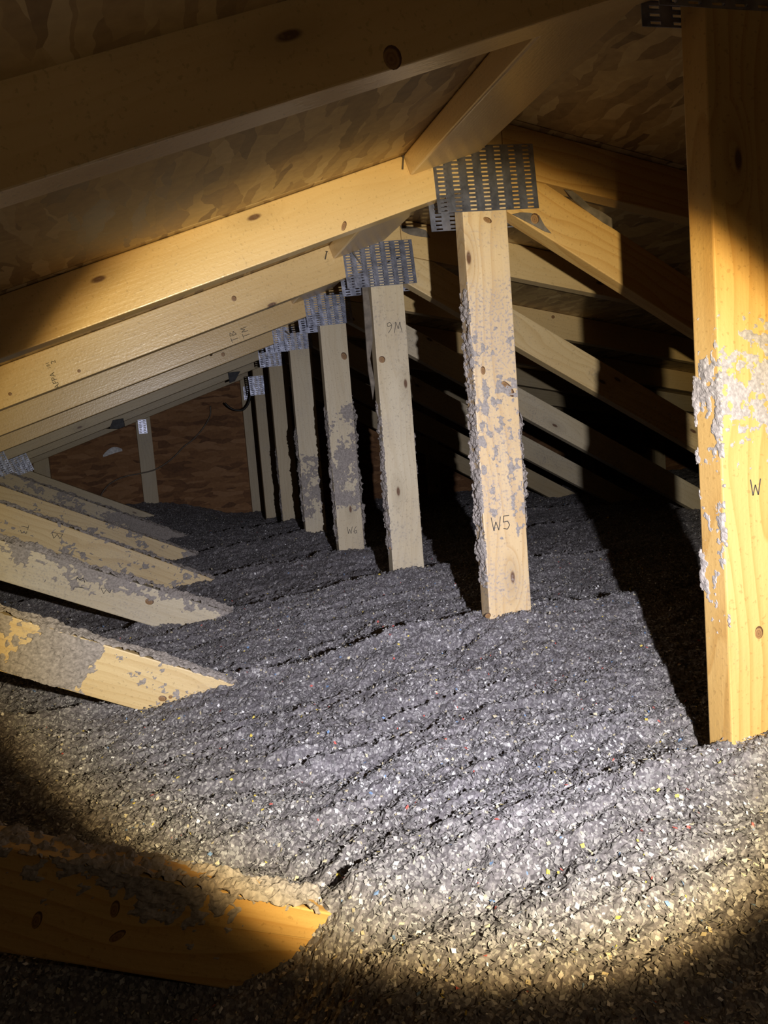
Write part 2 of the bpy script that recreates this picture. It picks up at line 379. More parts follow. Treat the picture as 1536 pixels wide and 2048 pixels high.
# ------------------------------------------------------------------ the setting
TY = [0.700]+[1.342+0.61*k for k in range(6)]       # front faces of the trusses, k = -1 .. 5
GY = 5.002                                          # the gable end frame
def slab(name, x0, x1, y0, y1, zf, th, material, parent, up):
    """one sheathing panel lying on the chords between x0..x1, y0..y1; panel-local x runs up the slope"""
    s = (zf(x1)-zf(x0))/(x1-x0); a = math.atan(s); Lx = (x1-x0)/math.cos(a)
    Mw = T(x0, y0, zf(x0)) @ Matrix.Rotation(-a, 4, 'Y')
    d = y1-y0
    V = [(0, 0, 0), (Lx, 0, 0), (Lx, d, 0), (0, d, 0), (0, 0, th), (Lx, 0, th), (Lx, d, th), (0, d, th)]
    F = [(3, 2, 1, 0), (4, 5, 6, 7), (0, 1, 5, 4), (1, 2, 6, 5), (2, 3, 7, 6), (3, 0, 4, 7)]
    return mesh_obj(name, V, F, material, parent, Mw)
cl = tag(empty('ceiling_left', -0.5, 2.0, 0.2), 'left slope of bare strand board roof sheathing above the rafters', kind='structure')
g = 0.0016
for x0, x1, ys in ((-1.72, -0.52, [-0.9, 0.72, 3.16, 5.06]), (-0.52, 0.66, [-0.5, 1.325, 3.77, 5.06])):
    for a, b in zip(ys, ys[1:]): slab('osb_panel', x0+g, x1-g, a+g, b-g, lambda x: ztop_l(x)+0.0005, 0.011, OSB, cl, 1)
cr_ = tag(empty('ceiling_right', 2.2, 2.0, 0.2), 'right slope of dark strand board roof sheathing', kind='structure')
for x0, x1, ys in ((0.69, 1.9, [-0.5, 1.325, 3.77, 5.06]), (1.9, 3.1, [-0.9, 0.72, 3.16, 5.06]), (3.1, 4.6, [-0.5, 1.325, 3.77, 5.06])):
    for a, b in zip(ys, ys[1:]): slab('osb_panel', x0+g, x1-g, a+g, b-g, lambda x: ztop_r(x)+0.0005, 0.011, OSB, cr_, 1)
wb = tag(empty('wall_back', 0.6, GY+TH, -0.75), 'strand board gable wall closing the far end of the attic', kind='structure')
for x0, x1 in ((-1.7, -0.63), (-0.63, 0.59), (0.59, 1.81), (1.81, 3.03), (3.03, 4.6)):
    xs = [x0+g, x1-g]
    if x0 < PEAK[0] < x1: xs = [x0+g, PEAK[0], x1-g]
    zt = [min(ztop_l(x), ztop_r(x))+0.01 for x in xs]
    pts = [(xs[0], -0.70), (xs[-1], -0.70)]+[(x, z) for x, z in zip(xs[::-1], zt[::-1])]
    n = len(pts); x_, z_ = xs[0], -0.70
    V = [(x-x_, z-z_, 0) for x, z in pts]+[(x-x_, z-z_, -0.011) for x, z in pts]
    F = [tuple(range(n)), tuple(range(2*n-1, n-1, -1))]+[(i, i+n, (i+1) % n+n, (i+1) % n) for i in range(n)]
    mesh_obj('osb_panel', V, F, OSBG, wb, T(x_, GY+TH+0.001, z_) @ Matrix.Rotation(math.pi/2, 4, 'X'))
fl = mesh_obj('floor', [(-1.75, -0.5, 0), (4.65, -0.5, 0), (4.65, 5.1, 0), (-1.75, 5.1, 0), (-1.75, -0.5, -0.013), (4.65, -0.5, -0.013), (4.65, 5.1, -0.013), (-1.75, 5.1, -0.013)],
              [(0, 1, 2, 3), (7, 6, 5, 4), (0, 4, 5, 1), (1, 5, 6, 2), (2, 6, 7, 3), (3, 7, 4, 0)], DRYWALL, None, T(0, 0, -0.75))
tag(fl, 'drywall ceiling board buried under the loose insulation', kind='structure')

# ------------------------------------------------------------------ insulation surface
PITS = [((690, 1722), .020, .030), ((622, 1690), .012, .022), ((572, 1728), .012, .022), ((860, 1655), .016, .018), ((480, 1690), .010, .014), ((905, 1335), .02, .03)]
def ground(x, y):
    x = np.asarray(x, float); y = np.asarray(y, float)
    z = -0.452+0.034*sm(0.0, 0.6, x)-0.022*np.exp(-((y-1.34)/0.22)**2)*sm(0.46, 0.2, x)*sm(-0.5, -0.1, x)
    z = z-0.075*sm(0.80, 0.66, y)*sm(0.17, 0.03, x)-0.015*sm(0.95, 0.6, y)
    z = z+0.14*sm(3.3, 4.9, y)*sm(0.55, -0.1, x)-0.03*sm(3.9, 4.8, y)*sm(0.2, 0.6, x)
    z = z+0.02*(fbm(x*1.7+3, y*1.7, 3, 2)-0.5)*2
    # drifts heaped over each bottom chord, steep on the far side
    for i, yc in enumerate(TY+[GY]):
        d = y-(yc+0.03+0.05*(fbm(x*3+i*9, x*0+i*4.3, 3, i)-0.5)*2)
        A = (0.036, 0.040, 0.034, 0.030, 0.028, 0.02, 0.02, 0.02)[i]*(0.6+0.8*vn(x*2.3+i*5, x*0+i, 3))
        z = z+A*np.where(d < 0, np.exp(-np.abs(d)/0.16), np.exp(-np.abs(d)/0.055))
    for i, yc in enumerate(TY):                     # small heaps at the feet of the posts
        z = z+0.018*np.exp(-(((x-0.63)/0.11)**2+((y-yc+0.02)/0.05)**2))
    for px, dp, r_ in PITS:
        p = onZ(px, -0.435); z = z-dp*1.3*np.exp(-(((x-p[0])/(r_*1.4))**2+((y-p[1])/(r_*0.7))**2))
    ca, sa = math.cos(0.12), math.sin(0.12); xr = x*ca+y*sa; yr = -x*sa+y*ca+0.05*(fbm(x*5, y*5, 2, 7)-0.5)*2
    rid = 1-np.abs(2*fbm(xr*4.0, yr*13, 3, 5)-1)
    z = z+0.026*(rid-0.75)
    rid2 = 1-np.abs(2*fbm(xr*13+4, yr*36, 3, 8)-1)
    z = z+0.014*(rid2-0.75)
    z = z+0.013*(fbm(x*45, y*45, 3, 1)-0.5)
    return z
def build_insulation():
    xs = np.concatenate([np.arange(-1.72, -0.9, 0.014), np.arange(-0.9, 1.5, 0.0045), np.arange(1.5, 4.6, 0.016)])
    ys = np.concatenate([np.arange(-0.4, 0.3, 0.016), np.arange(0.3, 2.1, 0.0045), np.arange(2.1, GY+TH, 0.008)])
    X, Y = np.meshgrid(xs, ys, indexing='ij')
    Z = ground(X, Y)
    Z = Z+0.0048*(rng.random(Z.shape)-0.5)
    # keep it under the low sheathing at the eaves
    Z = np.minimum(Z, np.where(X < PEAK[0], ztop_l(X), ztop_r(X))-0.02)
    dx = np.gradient(xs)[:, None]; dy = np.gradient(ys)[None, :]
    X = X+dx*0.6*(rng.random(Z.shape)-0.5); Y = Y+dy*0.6*(rng.random(Z.shape)-0.5)
    idx = np.arange(X.size).reshape(X.shape)
    Q = np.stack([idx[:-1, :-1], idx[1:, :-1], idx[1:, 1:], idx[:-1, 1:]], -1).reshape(-1, 4)
    o = np_mesh('insulation_bed', np.stack([X, Y, Z], -1).reshape(-1, 3), Q, CELL, None, T(0, 0, 0), smooth=False)
    tag(o, 'deep bed of grey loose-fill cellulose insulation heaped between the trusses', 'insulation', kind='stuff')
build_insulation()
def build_flakes():
    cols_ = [(.13, .122, .126), (.20, .19, .193), (.30, .285, .285), (.50, .48, .475), (.85, .83, .84), (.55, .12, .10), (.72, .55, .10), (.16, .26, .45), (.55, .48, .33)]
    mats = [plain('paper_fleck_%s' % n, c, 0.85, 0, 90, 0.15) for n, c in zip(('slate', 'grey', 'ash', 'pale', 'white', 'red', 'yellow', 'blue', 'buff'), cols_)]
    pr = np.array([.26, .30, .28, .08, .026, .004, .004, .006, .04]); pr /= pr.sum()
    def scatter(n, x0, x1, y0, y1, s0, s1):
        x = rng.uniform(x0, x1, n); y = rng.uniform(y0, y1, n); return x, y, rng.uniform(s0, s1, n)**1.0
    parts = [scatter(60000, -0.55, 1.15, 0.35, 0.95, 0.0009, 0.0030), scatter(90000, -0.9, 1.45, 0.9, 2.1, 0.001, 0.0030), scatter(36000, -1.2, 2.2, 2.1, 4.9, 0.0016, 0.0040)]
    x, y, s = [np.concatenate(a) for a in zip(*parts)]
    n = len(x); e = 0.006
    z = ground(x, y); gx = (ground(x+e, y)-z)/e; gy = (ground(x, y+e)-z)/e
    N = np.stack([-gx, -gy, np.ones(n)], 1)+rng.normal(0, 0.45, (n, 3)); N /= np.linalg.norm(N, axis=1)[:, None]
    A = np.cross(N, rng.normal(0, 1, (n, 3))); A /= np.linalg.norm(A, axis=1)[:, None]; B = np.cross(N, A)
    C = np.stack([x, y, z+0.0018+0.25*s], 1); sb = s*rng.uniform(0.35, 0.9, n)
    q = [C-A*s[:, None]-B*sb[:, None], C+A*s[:, None]*0.8-B*sb[:, None]*0.7, C+A*s[:, None]+B*sb[:, None], C-A*s[:, None]*0.6+B*sb[:, None]]
    q[2] = q[2]+N*(s*rng.uniform(-.4, .6, n))[:, None]
    V = np.stack(q, 1).reshape(-1, 3); Q = np.arange(4*n).reshape(n, 4)
    mi = rng.choice(len(cols_), n, p=pr)
    o = np_mesh('paper_flakes', V, Q, mats, None, T(0, 0, 0), smooth=False, mi=mi)
    tag(o, 'pale and coloured shredded paper flecks strewn over the insulation', 'insulation', kind='stuff')
build_flakes()

# ------------------------------------------------------------------ trusses
def chord_poly_l(x0, x1, dz=0):
    return [(x0, ztop_l(x0)+dz), (x1, ztop_l(x1)+dz), (x1, ztop_l(x1)-DV+dz), (x0, ztop_l(x0)-DV+dz)]
def chord_poly_r(x0, x1, dz=0):
    d = DV*0.97; return [(x0, ztop_r(x0)+dz), (x1, ztop_r(x1)+dz), (x1, ztop_r(x1)-d+dz), (x0, ztop_r(x0)-d+dz)]
TR = []
def truss(k, label, post_m, raft_m, lweb_m, rweb_m, px0=0.586, px1=0.675, lz=-0.42, ls=-0.5, dz=0.0, rz=0.383):
    y = TY[k+1]
    e = empty('roof_truss', 0.63, y, -0.75); tag(e, label, 'roof truss', 'roof trusses in a row along the attic')
    lc = plank('top_chord', chord_poly_l(-1.70, PEAK[0]-0.0006, dz-0.0006), (1, SL), y, raft_m, e)
    rc = plank('top_chord', chord_poly_r(PEAK[0]+0.0006, 4.5, dz-0.0006), (1, SR), y, raft_m if k > 0 else GOLD, e)
    zb = ztop_l(px0)-DV+dz
    po = plank('king_post', [(px0, -0.66), (px0, zb-0.001), (PEAK[0]-0.001 if px1 > PEAK[0]-0.001 else px1, ztop_l(px1)-DV+dz-0.001), (px1, ztop_r(px1)-DV*0.97+dz-0.002), (px1, -0.66)], (0, 1), y, post_m, e)
    # left web: from the foot of the post up to the left chord
    f = lambda x: lz+ls*(x-0.12); d = 0.089*math.sqrt(1+ls*ls)
    xa = (PEAK[1]-DV+dz-SL*PEAK[0]-lz+ls*0.12)/(ls-SL); xb = (PEAK[1]-DV+dz-SL*PEAK[0]-lz+ls*0.12+d)/(ls-SL)
    x_end = 0.58
    x_end = min(x_end, 0.12+(-0.655-lz)/ls)
    lw = plank('web', [(xa, f(xa)-.0015), (x_end, f(x_end)), (x_end, -0.658), (0.12+(-0.658+d-lz)/ls, -0.658), (xb, f(xb)-d-.0015)], (1, ls), y, lweb_m, e)
    # right web: from the peak down to the right
    gg = lambda x: rz-0.58*(x-0.701); dr = 0.089*math.sqrt(1+0.58**2)
    xt = (PEAK[1]-DV*0.97+dz-SR*PEAK[0]-dr-rz-0.58*0.701)/(-0.58-SR)
    xe = 0.701+(rz+0.658)/0.58
    rw = plank('web', [(px1+0.001, gg(px1)), (px1+0.001, ztop_r(px1)-DV*0.97+dz-0.002), (xt, gg(xt)+dr-0.002), (xe+dr/0.58-0.002, -0.658), (xe, -0.658)], (1, -0.58), y, rweb_m, e)
    plank('bottom_chord', [(-1.70, -0.75), (4.5, -0.75), (4.5, -0.661), (-1.70, -0.661)], (1, 0), y, DULL, e)
    # plate where the left web meets the chord
    plate(e, xa+0.03, f(xa)+0.0, 0.10, 0.10, math.atan(SL), y, 4, 10, True)
    TR.append(dict(e=e, lc=lc, rc=rc, po=po, lw=lw, rw=rw, y=y))
    return TR[-1]

t = truss(-1, 'nearest roof truss, its golden post cut off by the right edge of the picture', GOLD, RAFT, GOLD, GOLD, 0.591, 0.680, lz=-0.4546, ls=-0.484, dz=0.012)
plate(t['e'], 0.635, 0.478, 0.203, 0.127, 0.03, t['y'], 7, 16, True, 0.008, 0.0)
t = truss(0, 'roof truss with the large toothed plate and broad dusty post marked W5', POST, RAFT, WEB, GOLD, lz=-0.421, ls=-0.5)
plate(t['e'], 0.637, 0.458, 0.204, 0.117, 0.05, t['y'], 7, 16, True, 0.0, -0.022)
t = truss(1, 'second roof truss from the big plate, pale post with a bark edge', PALE, RAFT, PALE, WEB, 0.582, 0.670, lz=-0.398, ls=-0.485)
plate(t['e'], 0.611, 0.446, 0.190, 0.112, 0.06, t['y'], 7, 16, True, -0.004, -0.012)
t = truss(2, 'third roof truss from the big plate, its post half smeared with grey dust', PALE, RAFT, WEB, PALE, 0.576, 0.666, lz=-0.405, ls=-0.52)
plate(t['e'], 0.610, 0.440, 0.158, 0.104, 0.06, t['y'], 6, 14, True, -0.02, -0.016)
t = truss(3, 'fourth roof truss from the big plate, a grey dust tongue low on its post', PALE, RAFT, WEB, PALE, 0.578, 0.667, lz=-0.405, ls=-0.5)
plate(t['e'], 0.594, 0.432, 0.160, 0.095, 0.05, t['y'], 6, 12, True, -0.03, 0.0)
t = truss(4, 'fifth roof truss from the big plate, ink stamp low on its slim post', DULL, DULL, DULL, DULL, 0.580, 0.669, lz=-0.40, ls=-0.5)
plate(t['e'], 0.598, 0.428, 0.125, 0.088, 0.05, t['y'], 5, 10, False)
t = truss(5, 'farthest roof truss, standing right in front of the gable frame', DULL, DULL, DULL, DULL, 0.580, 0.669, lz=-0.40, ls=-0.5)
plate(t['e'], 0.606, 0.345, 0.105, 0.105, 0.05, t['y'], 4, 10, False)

# gable frame: chords and upright studs against the strand board
ge = tag(empty('gable_frame', 0.63, GY, -0.75), 'end frame of upright studs fixed against the brown gable board', 'gable frame')
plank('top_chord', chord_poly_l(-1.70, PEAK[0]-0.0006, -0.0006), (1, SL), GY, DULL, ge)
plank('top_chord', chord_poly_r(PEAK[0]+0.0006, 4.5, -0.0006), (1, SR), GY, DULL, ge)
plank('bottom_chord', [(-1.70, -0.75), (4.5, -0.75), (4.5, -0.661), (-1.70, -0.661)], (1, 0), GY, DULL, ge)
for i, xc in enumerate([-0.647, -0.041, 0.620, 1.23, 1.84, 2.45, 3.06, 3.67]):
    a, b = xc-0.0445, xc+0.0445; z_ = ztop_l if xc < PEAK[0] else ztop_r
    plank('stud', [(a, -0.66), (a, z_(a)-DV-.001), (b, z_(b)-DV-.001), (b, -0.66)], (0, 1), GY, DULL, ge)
    if i in (1, 2):
        plate(ge, xc-0.005, z_(xc)-DV-(0.045 if i == 1 else 0.10), 0.05, 0.085, 0.0, GY, 2, 8, False)

# ------------------------------------------------------------------ ridge blocks nailed flat under the left slope
names = ['flat ridge board overhead, running from the nearest truss to the big plate',
         'flat ridge board between the big plate and the second plate, nail at its end',
         'flat ridge board hidden above the third toothed plate',
         'flat ridge board between the third and fourth toothed plates',
         'flat ridge board between the fourth and fifth toothed plates',
         'flat ridge board between the two farthest trusses']
for i in range(6):
    ya, yb = TY[i]+TH+0.001, TY[i+1]-0.001
    x0, x1 = 0.478, 0.617; a = math.atan(SL); Lx = (x1-x0)/math.cos(a); th = 0.037
    Mw = T(x0, ya, ztop_l(x0)-0.0008) @ Matrix.Rotation(-a, 4, 'Y')
    bm = bmesh.new()
    bmesh.ops.create_cube(bm, size=1.0, matrix=Matrix.Translation((Lx/2, (yb-ya)/2, -th/2)) @ Matrix.Diagonal((Lx, yb-ya, th, 1)))
    bmesh.ops.bevel(bm, geom=bm.edges[:], offset=0.004, segments=3, profile=0.5, affect='EDGES')
    # wood grain follows board-local x, so the board is modelled lengthwise along x and turned
    Rz = Matrix.Rotation(math.pi/2, 4, 'Z'); bm.transform(Rz.inverted())
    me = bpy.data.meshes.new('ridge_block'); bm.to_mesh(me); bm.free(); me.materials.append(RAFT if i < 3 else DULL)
    o = place(bpy.data.objects.new('ridge_block', me), Mw @ Rz)
    tag(o, names[i], 'board', 'ridge blocking boards')

# nails driven through the ends of the first two boards
def nail_at(parent, px, Y, rot, ln=0.02):
    p = onY(px, Y); bm = bmesh.new()
    bmesh.ops.create_cone(bm, cap_ends=True, segments=8, radius1=0.0016, radius2=0.0012, depth=ln)
    bmesh.ops.create_cone(bm, cap_ends=True, segments=8, radius1=0.0035, radius2=0.0035, depth=0.0012, matrix=Matrix.Translation((0, 0, ln/2)))
    me = bpy.data.meshes.new('nail'); bm.to_mesh(me); bm.free(); me.materials.append(NAIL)
    place(bpy.data.objects.new('nail', me), T(p[0], p[1], p[2]) @ Matrix.Rotation(rot, 4, 'Y'), parent)
rb = [o for o in col.objects if o.name.startswith('ridge_block')]
nail_at(rb[0], (806, 326), TY[1]-0.004, 0.15, 0.022); nail_at(rb[1], (652, 511), TY[2]-0.004, 0.3, 0.02)

# ------------------------------------------------------------------ insulation clinging to the lumber
def post_side(k, side, z0, z1, amp, thr, res=0.003, seed=0, bias=None):
    t = TR[k+1]; x0, x1 = POSTX[k+1]; y = t['y']
    x = x0-0.0002 if side < 0 else x1+0.0002
    ov = 0.004
    def edge(u, v):
        d = np.minimum(u, (z1-z0)-u); e = np.minimum(v, TH+2*ov-v)
        return 0.35*np.exp(-d/0.02)+0.12*np.exp(-e/0.003)+(bias(u, v) if bias else 0)
    fluff(t['po'], (x, y-ov, z0), (0, 0, 1), (0, 1, 0), (side, 0, 0), z1-z0, TH+2*ov, res, clumps(amp, thr, 0.03, 0.02, seed, edge))
def post_front(k, z0, z1, amp, thr, res=0.003, seed=0, bias=None, sc=0.05):
    t = TR[k+1]; x0, x1 = POSTX[k+1]
    def edge(u, v):
        d = np.minimum(u, (z1-z0)-u)
        return 0.3*np.exp(-d/0.03)+(bias(u, v) if bias else 0)
    fluff(t['po'], (x0+.001, t['y']-0.0003, z0), (0, 0, 1), (1, 0, 0), (0, -1, 0), z1-z0, x1-x0-.002, res, clumps(amp, thr, sc, sc*0.7, seed, edge))
POSTX = [(0.591, 0.680), (0.586, 0.675), (0.582, 0.670), (0.576, 0.666), (0.578, 0.667), (0.580, 0.669), (0.580, 0.669)]
zpx = lambda px, k: onY(px, TY[k+1])[2]
# nearest post: thin film on its narrow side, a thick smear on its face
post_side(-1, -1, zpx((1420, 1340), -1), zpx((1390, 560), -1), 0.0022, 0.56, 0.0018, 1, lambda u, v: 0.05*np.cos(u*30))
post_front(-1, zpx((1500, 960), -1), zpx((1430, 560), -1), 0.0009, 0.475, 0.0015, 2, lambda u, v: -0.06*sm(0.0, 0.03, v)*sm(0.2, 0.05, u)+0.03*np.sin(u*40))
# broad post under the big plate
post_side(0, -1, zpx((960, 1185), 0), zpx((915, 560), 0), 0.0055, 0.38, 0.002, 3)
post_side(0, 1, zpx((1060, 1140), 0), zpx((1035, 760), 0), 0.008, 0.45, 0.0025, 4)
post_front(0, zpx((1030, 1110), 0), zpx((1000, 620), 0), 0.0005, 0.565, 0.0014, 5, lambda u, v: -1.6*np.clip(v-0.06, 0, 1)*sm(0.0, 0.15, u)*sm(0.45, 0.3, u), 0.02)
# pale post
post_side(1, -1, zpx((775, 1120), 1), zpx((745, 800), 1), 0.006, 0.42, 0.003, 6)
post_side(1, 1, zpx((850, 1080), 1), zpx((825, 780), 1), 0.0055, 0.46, 0.003, 7)
# dust-smeared post
post_side(2, -1, zpx((690, 1100), 2), zpx((650, 800), 2), 0.006, 0.42, 0.004, 8)
post_side(2, 1, zpx((735, 1100), 2), zpx((700, 780), 2), 0.010, 0.36, 0.004, 9)
post_front(2, zpx((700, 1030), 2), zpx((680, 800), 2), 0.002, 0.45, 0.0025, 10, lambda u, v: -1.2*np.clip(v-0.055, 0, 1), 0.05)
post_side(3, -1, zpx((618, 1050), 3), zpx((600, 850), 3), 0.008, 0.38, 0.005, 11)
post_front(3, zpx((640, 1050), 3), zpx((620, 900), 3), 0.002, 0.44, 0.003, 12, lambda u, v: 1.6*np.clip(v-0.04-0.35*u, 0, 1)-0.5*np.clip(0.05-v, 0, 1), 0.05)
post_side(4, -1, -0.38, 0.0, 0.006, 0.42, 0.005, 13)

def web_fluff(k, lz, ls, xs0, xs1, top_amp, top_thr, front, seed, res=0.0025):
    t = TR[k+1]; y = t['y']; nl = math.hypot(1, ls); D = np.array([1, 0, ls])/nl; Nn = np.array([-ls, 0, 1])/nl
    O = np.array([xs0, y, lz+ls*(xs0-0.12)]); ln = (xs1-xs0)*nl
    if top_thr is not None:
        fluff(t['lw'], O+np.array([0, -0.004, 0]), D, (0, 1, 0), Nn, ln, TH+0.008, res, clumps(top_amp, top_thr, 0.04, 0.02, seed, lambda u, v: 0.12*np.exp(-np.minimum(v, TH+0.008-v)/0.003)))
    if front:
        amp, thr, bias = front
        fluff(t['lw'], O+np.array([0, -0.0003, 0]), D, -Nn, (0, -1, 0), ln, 0.088, res, clumps(amp, thr, 0.045, 0.03, seed+1, bias))
# the near web: clumps hanging over its top edge
web_fluff(-1, -0.4546, -0.484, -0.62, 0.16, 0.008, 0.40, (0.004, 0.50, lambda u, v: 6.5*(v-0.010)-0.08*np.exp(-((u-0.66)/0.05)**2)+0.2*sm(0.73, 0.79, u)), 3)
# the next one: a broad grey clump across the face, thick dust on top
web_fluff(0, -0.421, -0.5, -0.60, 0.16, 0.006, 0.36, (0.0035, 0.49, lambda u, v: -0.30*np.exp(-((u-0.488+0.30*(v-0.03))/0.050)**4)+0.24*sm(0.533, 0.563, u)+(1.6*v-0.09)*sm(0.533, 0.573, u)+0.06*sm(0.453, 0.363, u)), 4)
web_fluff(1, -0.398, -0.485, -0.45, 0.15, 0.010, 0.36, (0.0016, 0.44, lambda u, v: 4.2*v-0.07*np.exp(-((u-0.28)/0.10)**2)), 5, 0.003)
web_fluff(2, -0.405, -0.52, -0.55, 0.15, 0.008, 0.40, (0.0008, 0.58, lambda u, v: 0.4*np.abs(v-0.05)-0.03*sm(0.3, 0.6, u)), 6, 0.004)
web_fluff(3, -0.405, -0.5, -0.6, 0.15, 0.008, 0.40, (0.0008, 0.60, lambda u, v: -0.25*sm(0.75, 0.85, u)), 7, 0.004)
web_fluff(4, -0.40, -0.5, -0.7, 0.15, 0.008, 0.38, (0.004, 0.56, lambda u, v: -0.25*sm(0.45, 0.7, u)), 8, 0.005)

# ------------------------------------------------------------------ bark edges
def patch(parent, pxs, Y, material, name='bark_edge', th=0.0015):
    P = [onY(p, Y) for p in pxs]; n = len(P)
    c = np.mean(P, 0); V = [(p[0]-c[0], 0.001, p[2]-c[2]) for p in P]+[((p[0]-c[0])*0.93, -th, (p[2]-c[2])*0.93) for p in P]
    F = [tuple(range(n, 2*n))]+[(i, (i+1) % n, (i+1) % n+n, i+n) for i in range(n)]
    o = mesh_obj(name, V, F, material, parent, T(c[0], Y, c[2]))
    bm = bmesh.new(); bm.from_mesh(o.data); bmesh.ops.recalc_face_normals(bm, faces=bm.faces[:]); bm.to_mesh(o.data); bm.free()
    return o
patch(TR[1]['rw'], [(1128, 378), (1142, 380), (1160, 394), (1178, 412), (1204, 424), (1225, 438), (1226, 457), (1206, 446), (1176, 424), (1150, 402)], TY[1], BARK)
patch(TR[1]['rw'], [(1022, 428), (1040, 424), (1060, 425), (1078, 430), (1090, 452), (1104, 468), (1090, 464), (1060, 448)], TY[1], BARK)
patch(TR[2]['rc'], [(800, 450), (828, 453), (852, 460), (862, 476), (842, 474), (820, 470), (803, 462)], TY[2], BARK)
patch(TR[2]['po'], [(724, 574), (736, 574), (742, 620), (746, 680), (740, 720), (750, 770), (746, 800), (736, 740), (730, 660)], TY[2], BARK)
# ------------------------------------------------------------------ framers' pencil marks and mill stamps
mark(TR[1]['po'], 'W5', (1004, 1046), TY[1], 0.026, 0.0, 0.0016)
mark(TR[3]['po'], 'W6', (706, 1060), TY[3], 0.024, -0.05, 0.0016)
mark(TR[2]['po'], 'W6', (786, 655), TY[2], 0.028, math.pi, 0.0014)
mark(TR[0]['po'], 'W', (1512, 974), TY[0], 0.018, 0.0, 0.0014)
mark(TR[2]['lw'], 'B', (212, 1183), TY[2], 0.024, -1.75, 0.0012)
mark(TR[2]['lw'], 'T3', (160, 1165), TY[2], 0.022, 1.25, 0.0022)
mark(TR[3]['lw'], 'B', (113, 1073), TY[3], 0.032, -1.9, 0.0016)
mark(TR[3]['lw'], 'T3', (48, 1060), TY[3], 0.020, -1.9, 0.0016)
mark(TR[3]['lc'], 'TB', (467, 672), TY[3], 0.022, 1.85, 0.0016)
mark(TR[3]['lc'], 'TM', (490, 664), TY[3], 0.022, 1.85, 0.0016)
stamp(TR[2]['lc'], 'AFPA', (110, 761), TY[2], 0.017, 1.83)
stamp(TR[2]['lc'], '181', (97, 731), TY[2], 0.011, 1.83)
stamp(TR[2]['lc'], '2', (107, 724), TY[2], 0.016, 1.83)

# ------------------------------------------------------------------ odds and ends at the far end
def tube(name, pts, r, material, parent=None, seg=6):
    P = [np.array(p, float) for p in pts]
    # Catmull-Rom smoothing
    Q = []
    for i in range(len(P)-1):
        a, b, c, d = P[max(i-1, 0)], P[i], P[i+1], P[min(i+2, len(P)-1)]
        for t_ in np.linspace(0, 1, 5, endpoint=False):
            Q.append(0.5*((2*b)+(-a+c)*t_+(2*a-5*b+4*c-d)*t_**2+(-a+3*b-3*c+d)*t_**3))
    Q.append(P[-1]); V = []; F = []
    for i, q in enumerate(Q):
        d = Q[min(i+1, len(Q)-1)]-Q[max(i-1, 0)]; d /= np.linalg.norm(d)
        u = np.cross(d, (0, 1, 0)); u /= np.linalg.norm(u); v = np.cross(d, u)
        for k in range(seg): an = 2*math.pi*k/seg; V.append(q+r*(math.cos(an)*u+math.sin(an)*v))
    for i in range(len(Q)-1):
        for k in range(seg): F.append((i*seg+k, i*seg+(k+1) % seg, (i+1)*seg+(k+1) % seg, (i+1)*seg+k))
    F += [tuple(range(seg))[::-1], tuple((len(Q)-1)*seg+k for k in range(seg))]
    c = np.mean(Q, 0)
    return mesh_obj(name, [v-c for v in V], F, material, parent, T(*c), smooth=True)
o = tube('cable', [onY(p, GY-0.006) for p in ((421, 812), (420, 832), (405, 858), (385, 880), (368, 893), (350, 912), (330, 928), (308, 940), (280, 947), (250, 953), (222, 966), (205, 985), (200, 1000))], 0.0042, CABLE)
tag(o, 'thin brown cable drooping across the gable board and its stud', 'cable')
o = tube('cable', [onY(p, GY-0.25) for p in ((450, 806), (458, 814), (470, 820), (485, 820), (495, 810), (500, 796), (501, 784))], 0.006, BLACK)
tag(o, 'short black cable looped beside the farthest toothed plate', 'cable')
p = onY((226, 911), GY+TH-0.004)
V = []; F = []
for i in range(9):
    a = i/8; xx = (a-0.5)*0.115; zz = 0.02*math.sin(a*2.6)+0.018*a; yy = -0.02*math.sin(a*math.pi)
    V += [(xx, yy, zz-0.012*(0.5+math.sin(a*3.1))), (xx, yy-0.006, zz+0.014*(0.5+math.sin(a*3.1))), (xx, yy+0.003, zz)]
for i in range(8):
    b = 3*i; F += [(b, b+3, b+4, b+1), (b+1, b+4, b+5, b+2), (b+2, b+5, b+3, b)]
F += [(0, 1, 2), (26, 25, 24)]
tag(mesh_obj('paper_scrap', V, F, WHITE, None, T(*p)), 'curled white scrap stuck on the gable board left of the stud', 'scrap')
for pts in ([(218, 858), (225, 840), (247, 836), (250, 853), (238, 858)], [(455, 745), (481, 742), (470, 762), (459, 766)]):
    patch(TR[6]['lc'], pts, TY[6], GAP_SHADE, 'gap_shade_patch', 0.002)  # dark quads laid on the chord to paint its shadowed gaps, not real plates
def sliver(parent, a, b, Y, wd, material, name):
    A, B = onY(a, Y), onY(b, Y); c = (A+B)/2; d = (B-A)/np.linalg.norm(B-A); n = np.array([-d[2], 0, d[0]])*wd/2; y_ = np.array([0, 0.0025, 0])
    V = [A-n-c, B-n*0.4-c, B+n*0.4-c, A+n-c]; V = [v-y_ for v in V]+[v+y_ for v in V]
    return mesh_obj(name, V, [(0, 1, 2, 3), (7, 6, 5, 4), (0, 4, 5, 1), (1, 5, 6, 2), (2, 6, 7, 3), (3, 7, 4, 0)], material, parent, T(*c))
sliver(TR[2]['e'], (706, 505), (722, 528), TY[2]-0.006, 0.004, BARK, 'wood_splinter')
sliver(TR[4]['e'], (570, 662), (580, 670), TY[4]-0.006, 0.008, BARK, 'wood_splinter')

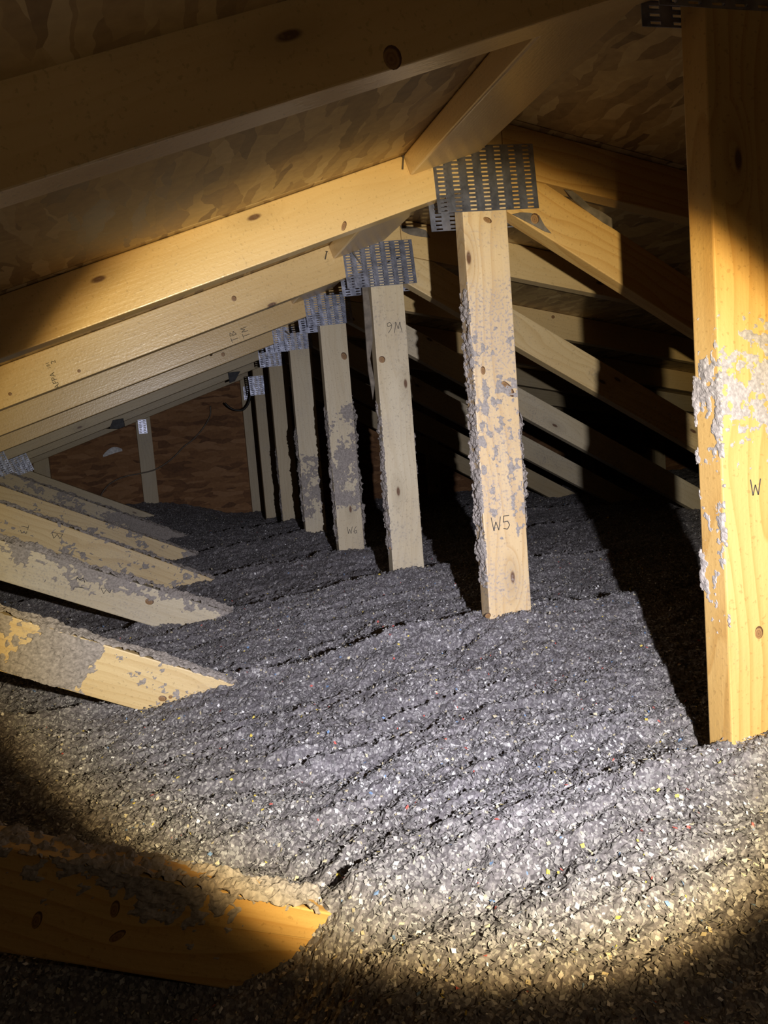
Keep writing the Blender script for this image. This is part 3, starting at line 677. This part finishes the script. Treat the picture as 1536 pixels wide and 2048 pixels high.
# ------------------------------------------------------------------ knots that can be picked out on the boards
def knot_material():
    m, nt, N, L, P = mat('wood_knot')
    tc = add(nt, 'ShaderNodeTexCoord'); nz = add(nt, 'ShaderNodeTexNoise'); nz.inputs['Scale'].default_value = 2.5; L.new(tc.outputs['Object'], nz.inputs['Vector'])
    ln = add(nt, 'ShaderNodeVectorMath', operation='LENGTH'); ma = add(nt, 'ShaderNodeVectorMath', operation='ADD'); L.new(tc.outputs['Object'], ma.inputs[0])
    sc_ = add(nt, 'ShaderNodeVectorMath', operation='SCALE'); L.new(nz.outputs['Color'], sc_.inputs[0]); sc_.inputs['Scale'].default_value = 0.3; L.new(sc_.outputs[0], ma.inputs[1])
    L.new(ma.outputs[0], ln.inputs[0])
    c = cramp(nt, ln.outputs['Value'], [(0.0, (0.10, 0.045, 0.02)), (0.3, (0.30, 0.16, 0.06)), (0.5, (0.20, 0.10, 0.04)), (0.75, (0.34, 0.19, 0.07)), (0.95, (0.09, 0.04, 0.018))])
    L.new(c, P.inputs['Base Color']); P.inputs['Roughness'].default_value = 0.55
    return m
KNOT = knot_material()
kv = [(0, -0.25, 0)]+[(math.cos(a)*r, -h, math.sin(a)*r) for r, h in ((0.6, 0.22), (1.0, 0.0)) for a in [2*math.pi*i/16 for i in range(16)]]
kf = [(0, 1+(i+1) % 16, 1+i) for i in range(16)]+[(1+i, 1+(i+1) % 16, 17+(i+1) % 16, 17+i) for i in range(16)]
kme = bpy.data.meshes.new('knot'); kme.from_pydata(kv, [], kf); kme.materials.append(KNOT); kme.update()
def knot(parent, px, Y, rx, rz, rot=0.0):
    p = onY(px, Y)
    place(bpy.data.objects.new('knot', kme), T(p[0], Y, p[2]) @ Matrix.Rotation(-rot, 4, 'Y') @ Matrix.Diagonal((rx, 0.0018, rz, 1)), parent)
for i, px, rx, rz, rot in [(0, (1518, 1265), .0058, .0075, 0), (1, (1041, 1237), .008, .0065, -.3), (1, (976, 1231), .006, .005, .2), (1, (1016, 778), .019, .008, -.9), (1, (966, 741), .005, .008, 0), (1, (975, 440), .009, .005, -.4),
                           (2, (764, 719), .009, .009, 0), (2, (781, 1096), .004, .004, 0), (3, (688, 712), .010, .013, .3), (3, (707, 1108), .006, .006, 0)]:
    knot(TR[i]['po'], px, TY[i], rx, rz, rot)
for i, px, rx, rz, rot in [(1, (325, 1397), .007, .005, -.3), (1, (341, 1394), .0035, .003, 0), (2, (299, 1203), .0105, .008, -.3), (3, (372, 1157), .005, .004, 0), (0, (230, 1818), .004, .008, -.3), (0, (74, 1840), .004, .008, -.4), (0, (235, 1872), .008, .004, .4)]:
    knot(TR[i]['lw'], px, TY[i], rx, rz, rot)
for i, px, rx, rz, rot in [(0, (785, 115), .009, .011, 0), (1, (688, 452), .004, .009, -.4), (2, (468, 597), .006, .007, 0), (2, (20, 788), .004, .004, 0), (2, (158, 742), .004, .004, 0), (3, (446, 709), .006, .007, 0)]:
    knot(TR[i]['lc'], px, TY[i], rx, rz, rot)
for i, px, rx, rz, rot in [(1, (1070, 437), .009, .010, 0)]:
    knot(TR[i]['rw'], px, TY[i]-0.0015, rx, rz, rot)
knot(TR[3]['rc'], (1106, 634), TY[3], .007, .006)
